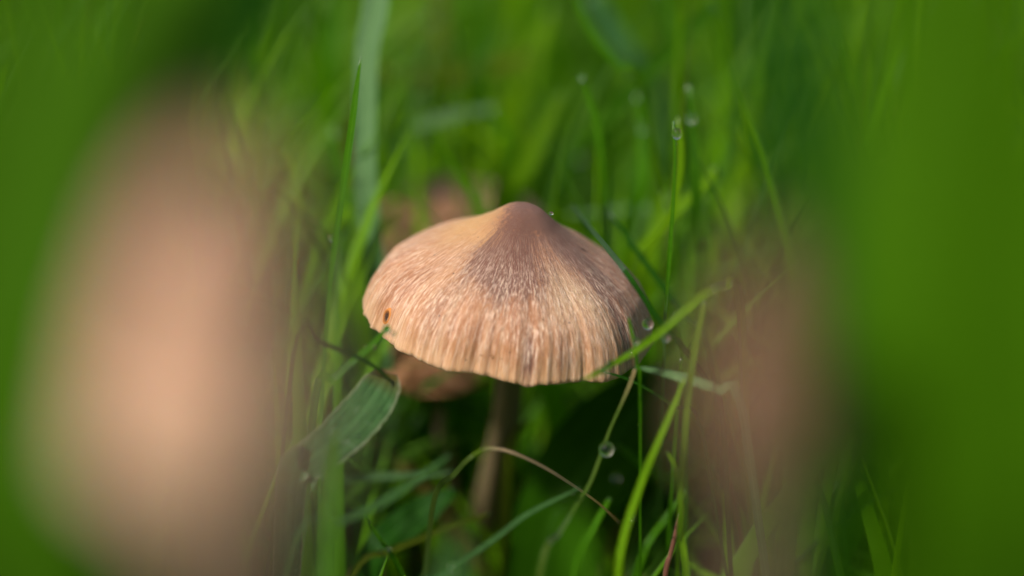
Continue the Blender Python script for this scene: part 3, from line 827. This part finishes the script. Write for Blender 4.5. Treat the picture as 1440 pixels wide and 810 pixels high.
# ------------------------------------------------------------------ added blurred leaves and mushrooms imitating the colours of both side bands
side = [
 ('added wide out-of-focus green leaf at the far left edge of the picture', [(90, -200, 20, 60), (50, 60, 20, 150), (15, 300, 20, 190), (5, 560, 20, 190), (20, 900, 20.5, 160)], M_SIDE),
 ('added out-of-focus leaf between the far left edge and the added tan mushroom', [(270, -160, 21, 60), (215, 40, 21, 140), (140, 300, 21, 160), (120, 560, 21, 180), (150, 900, 21.5, 150)], M_SIDE),
 ('added out-of-focus dark leaf at the top left above the added tan mushroom', [(400, -160, 22, 80), (370, -50, 22, 130), (320, 60, 22.2, 110), (280, 160, 22.5, 60), (255, 700, 23, 60)], M_DARK),
 ('added out-of-focus bright green leaf at the far right edge of the picture', [(1380, -200, 18, 60), (1400, 80, 18, 150), (1430, 320, 18, 220), (1440, 560, 18, 240), (1440, 900, 18.5, 200)], M_DEEP),
 ('added out-of-focus leaf inside the far right edge of the picture', [(1330, -260, 19, 60), (1290, 80, 19, 130), (1250, 320, 19, 160), (1270, 560, 19, 190), (1290, 900, 19.5, 160)], M_DEEP),
 ('added out-of-focus dark leaf right of the added brown mushroom', [(1060, -200, 20, 50), (1110, 100, 20, 120), (1160, 320, 20, 120), (1150, 560, 20, 110), (1110, 900, 20.5, 80)], M_DARK),
]
for k, (lab, pts, mat) in enumerate(side):  # leaves added for the smooth green of the outer side bands
    e = px(*pts[-1][:3])
    BL('grass_leaf', lab, 'grass leaf', pts, mat, root='end', group=G_FRONT, n=30, foot=(e.x * (1.3 if k == 2 else 1), e.y + 0.6), roll=0.3 * math.sin(k * 1.9), keel=0.3)
make_mushroom('mushroom', px(290, 630, 16.0), on_ground(px(300, 900, 16.4)), 0.76, 2.15, 'added mushroom standing in for the blurred tan side band at the left',
              (M_CAP_PALE, M_STIPE_BROWN, M_GILL), kind='bell', tilt=(5, 0), stipe_r=(0.45, 0.5), seed=7)  # added mushroom, shaped to give the soft tan glow on the left
make_mushroom('mushroom', px(1074, 620, 18.5), on_ground(px(1078, 800, 18.8)), 0.44, 1.75, 'added mushroom standing in for the blurred brown side band at the right',
              (M_CAP_BROWN, M_STIPE_BROWN, M_GILL), kind='bell', stipe_r=(0.2, 0.26), seed=9)  # added likewise, for the dim brown blur on the right
low = [
 ('soft out-of-focus blade tip rising from the bottom edge just left of the stem', [(648, 745, 27, 3), (638, 785, 27, 24), (628, 840, 27, 34), (615, 900, 27.2, 34)], M_SOFT),
 ('soft out-of-focus blade tip rising from the bottom edge at the right', [(800, 700, 27.5, 3), (812, 750, 27.5, 28), (822, 810, 27.5, 36), (830, 880, 27.7, 36)], M_GREEN),
]
for k, (lab, pts, mat) in enumerate(low):
    e = px(*pts[-1][:3])
    BL('grass_stalk', lab, 'grass blade', pts, mat, root='end', group='out-of-focus blade tips at the bottom edge', n=24, foot=(e.x, e.y + 0.8), seed=k)

# ------------------------------------------------------------------ dew
def drop(x, y, d, r, label, squash=1.0, group='dew drops on the grass'):
    bm = bmesh.new()
    bmesh.ops.create_icosphere(bm, subdivisions=3, radius=r * d / 3600 * S)
    for v in bm.verts:
        v.co.z *= squash
        if v.co.z > 0: v.co *= 1 + 0.05 * v.co.z / (r * d / 3600 * S)
    me = bpy.data.meshes.new('dew_drop'); bm.to_mesh(me); bm.free()
    me.polygons.foreach_set('use_smooth', [True] * len(me.polygons))
    me.materials.append(M_WATER)
    o = bpy.data.objects.new('dew_drop', me)
    o.location = px(x, y, d) * S
    link(o); tag(o, label, 'dew drop', group)
drop(952, 188, 35.3, 7, 'clear dew drop at the tip of the thin upright blade right of the cap', 1.2)
drop(853, 632, 34.95, 11, 'large round dew drop on the thin stalk below the cap\'s right side')
drop(544, 463, 34.5, 6, 'small green dew drop on the blade tip at the cap\'s lower left edge')
drop(553, 470, 34.5, 4, 'tiny bright dew drop just right of the green one at the cap\'s left edge')
drop(911, 456, 35.2, 8, 'clear dew drop at the cap\'s right edge above the bright slanting blade')
drop(936, 475, 34.6, 6, 'small dew drop hanging under the bright slanting blade at the right')
drop(894, 480, 34.8, 5, 'little dew drop on the short green spike by the cap\'s right edge')
drop(851, 524, 34.1, 4, 'tiny glinting dew drop on the bright slanting blade near its tip')
drop(775, 300, 36.0, 3, 'tiny dew drop on top of the cap right of its brown peak', 0.8)
drop(635, 798, 34.1, 9, 'dew bead at the bottom edge on the long soft blade')
drop(546, 771, 34.9, 4, 'tiny dew bead on the short blade running off the bottom edge')
drop(972, 166, 38.4, 8, 'blurred bright dew drop near the right side, beyond the thin blade')
drop(812, 218, 44, 10, 'large blurred dew circle in the dark grass above the cap\'s right shoulder')
drop(904, 179, 40.6, 8, 'blurred dew circle on the grass right of the curved beaded blade')
drop(607, 20, 46, 9, 'blurred dew circle near the top edge left of centre')
drop(818, 108, 38.9, 4, 'small pale bead at the tip of the curved blade above the cap')
drop(866, 672, 38.3, 8, 'faint blurred dew drop below the large round one')
drop(655, 155, 42.8, 6, 'blurred glint of dew on the pale arching blade above the cap')
drop(466, 335, 37, 5, 'faint dew spot on the tall left blade beside the cap')

# ------------------------------------------------------------------ the grass nobody could count
def grass_field(name, label_, n, xr, yr, hr, wr, seg, keep, tint_rng, mat, seed):
    r = np.random.default_rng(seed)
    x = r.uniform(*xr, n); y = r.uniform(*yr, n)
    h = r.uniform(*hr, n) * r.uniform(0.75, 1.1, n)
    w = wr[0] + (wr[1] - wr[0]) * r.random(n) ** 1.7
    az = r.uniform(0, 2 * np.pi, n)
    lean = np.abs(r.normal(0.40, 0.48, n)).clip(0, 1.5)
    curl = r.normal(0.5, 0.5, n)
    tw = r.uniform(0, 2 * np.pi, n)
    tint = np.clip(r.beta(2.2, 2.2, n) * (tint_rng[1] - tint_rng[0]) + tint_rng[0], 0, 1)
    tint[r.random(n) < 0.012] = 1.0
    tint[r.random(n) < 0.03] = 0.96
    t = np.linspace(0, 1, seg + 1)
    ang = lean[:, None] * 0.5 + (lean + curl)[:, None] * t[None, :] ** 1.5      # angle off vertical
    ang = np.clip(ang, 0, 2.1)
    ds = (h / seg)[:, None]
    hx = np.concatenate([np.zeros((n, 1)), np.cumsum(np.sin(ang[:, :-1]) * ds, 1)], 1)
    hz = np.concatenate([np.zeros((n, 1)), np.cumsum(np.cos(ang[:, :-1]) * ds, 1)], 1)
    cx = x[:, None] + np.cos(az)[:, None] * hx
    cy = y[:, None] + np.sin(az)[:, None] * hx
    cz = -0.3 + hz
    P = np.stack([cx, cy, cz], -1)
    clump = np.array([noise.noise(Vector((a * 0.28, b * 0.28, 40.0))) + 0.5 * noise.noise(Vector((a * 0.8, b * 0.8, 50.0))) for a, b in zip(x, y)])
    tint = np.where(tint < 0.95, np.clip(tint + 0.42 * clump, 0, 0.94), tint)
    ok = keep(P) & (clump + 0.45 * r.random(n) > 0.0)
    P, w, tint, az, tw = P[ok], w[ok], tint[ok], az[ok], tw[ok]
    n = len(P)
    half = (w[:, None] * 0.5) * (1 - t[None, :] ** 2.2) * np.minimum(1, 0.55 + t[None, :] * 2) + 0.004
    sx, sy = -np.sin(az + 0.5 * np.cos(tw)), np.cos(az + 0.5 * np.cos(tw))
    side_ = np.stack([sx, sy, 0.25 * np.sin(tw)], -1)[:, None, :] * half[..., None]
    keel_ = np.stack([np.cos(az), np.sin(az), -0.4 * np.ones(n)], -1)[:, None, :] * half[..., None] * 0.45
    V = np.stack([P - side_, P - keel_, P + side_], 2).reshape(-1, 3)
    base = (np.arange(n) * (seg + 1) * 3)[:, None]
    q = []
    for j in range(seg):
        for c in range(2):
            a = j * 3 + c
            q.append(np.stack([base[:, 0] + a, base[:, 0] + a + 1, base[:, 0] + a + 4, base[:, 0] + a + 3], -1))
    Fq = np.concatenate(q)
    me = bpy.data.meshes.new(name)
    me.vertices.add(len(V)); me.vertices.foreach_set('co', (V * S).ravel())
    me.loops.add(Fq.size); me.loops.foreach_set('vertex_index', Fq.ravel().astype(np.int32))
    me.polygons.add(len(Fq))
    me.polygons.foreach_set('loop_start', (np.arange(len(Fq)) * 4).astype(np.int32))
    me.polygons.foreach_set('use_smooth', np.ones(len(Fq), dtype=bool))
    a = me.attributes.new('tint', 'FLOAT', 'POINT')
    a.data.foreach_set('value', np.repeat(tint, (seg + 1) * 3))
    me.materials.append(mat)
    me.update(calc_edges=True)
    me.validate()
    o = link(bpy.data.objects.new(name, me))
    tag(o, label_, 'grass', kind='stuff')
    return n

GAPS = [(1.3, 8.6, 1.0), (0.9, 6.9, 0.9), (2.3, 13.5, 1.3), (-0.9, 1.2, 0.7)]

def keep_view(P):
    X, Y, D = project(P.reshape(-1, 3))
    X, Y, D = (a.reshape(P.shape[:2]) for a in (X, Y, D))
    z = P[..., 2]
    in_mid = (X > 425) & (X < 1015) & (Y > -60) & (Y < 870) & (D > 1)
    # nothing may stand between lens and cap, and little in front of the sharp zone
    bad = in_mid & (D < 38.6) & (Y < 560) & (X > 500) & (X < 930)
    bad |= in_mid & (D < 37.4) & (Y < 640)
    bad |= in_mid & (D < 36.2)
    bad |= (X > -60) & (X < 1500) & (Y > -100) & (Y < 900) & (D < 30) & (D > 0)
    bad |= (np.abs(P[..., 0] - CAM.x) < 5) & (P[..., 1] < CAM.y + 12) & (z > 8)
    bad |= (X > -80) & (X < 1520) & (Y > -80) & (Y < 880) & (D < 37.5) & (D > 0) & ((X < 450) | (X > 1000))
    # bare patches between the tufts
    for gx, gy, gr_ in GAPS:
        bad |= (np.hypot(P[..., 0] - gx, P[..., 1] - gy) < gr_) & (z > 0.6)
    # not through the main mushroom
    bad |= (np.hypot(P[..., 0], P[..., 1]) < 2.3) & (z > 2.7) & (z < 6.4)
    return ~bad.any(1)

grass_field('grass', 'dense soft green grass all around the mushrooms', 17000, (-17, 17), (-16, 26), (4, 11), (0.10, 0.50), 7, keep_view, (0.0, 0.95), M_FIELD, 11)
grass_field('short_grass', 'short dark undergrowth grass at the foot of the mushrooms', 9000, (-16, 16), (-14, 22), (1.0, 3.2), (0.12, 0.36), 4, keep_view, (0.0, 0.6), M_FIELD, 12)
grass_field('distant_grass', 'meadow grass running on beyond the mushrooms', 16000, (-70, 70), (-60, 110), (5, 12), (0.3, 0.7), 5,
            lambda P: keep_view(P) & ~((np.abs(P[:, 0, 0]) < 16) & (P[:, 0, 1] > -15) & (P[:, 0, 1] < 25)) & ((P[:, 0, 1] > -14) | (np.hypot(P[:, 0, 0] - CAM.x, P[:, 0, 1] - CAM.y) > 12)), (0.1, 0.9), M_FIELD, 13)

grass_field('dry_thatch', 'dead brown thatch lying between the grass roots', 2600, (-14, 14), (-10, 20), (1.5, 4.5), (0.10, 0.30), 5, keep_view, (1.0, 1.0), M_FIELD, 14)

def dew_mist():
    """very small beads sitting on the sharp blades: too many to count"""
    r = np.random.default_rng(5)
    bm = bmesh.new()
    proto = bmesh.new(); bmesh.ops.create_icosphere(proto, subdivisions=2, radius=1.0)
    pv = np.array([v.co for v in proto.verts]); pf = [[v.index for v in f.verts] for f in proto.faces]; proto.free()
    V, F = [], []
    for o in list(scene.collection.objects):
        if o.type != 'MESH' or o.parent is not None or o.get('group') != G_SHARP:
            continue
        co = np.empty(len(o.data.vertices) * 3); o.data.vertices.foreach_get('co', co)
        co = (co.reshape(-1, 3) + np.array(o.location)) / S
        ring = co.reshape(-1, 8, 3)
        X, Y, D = project(ring[:, 2])
        vis = np.where((Y > 0) & (Y < 820) & (X > 440) & (X < 1000))[0]
        if len(vis) < 3: continue
        for q in range(int(r.integers(3, 10))):
            j = int(r.choice(vis)); c = ring[j, int(r.integers(0, 5))]
            rad = 0.013 * (0.6 + 2.4 * r.random() ** 3)
            base = len(V)
            V += (pv * rad * np.array([1, 1, r.uniform(0.8, 1.1)]) + c - np.array(FWD) * rad * 0.6).tolist()
            F += [[base + k for k in f] for f in pf]
    bm.free()
    o = mesh_obj('dew', V, F, M_WATER)
    tag(o, 'tiny dew beads scattered along the sharp grass blades', 'dew', kind='stuff')
dew_mist()
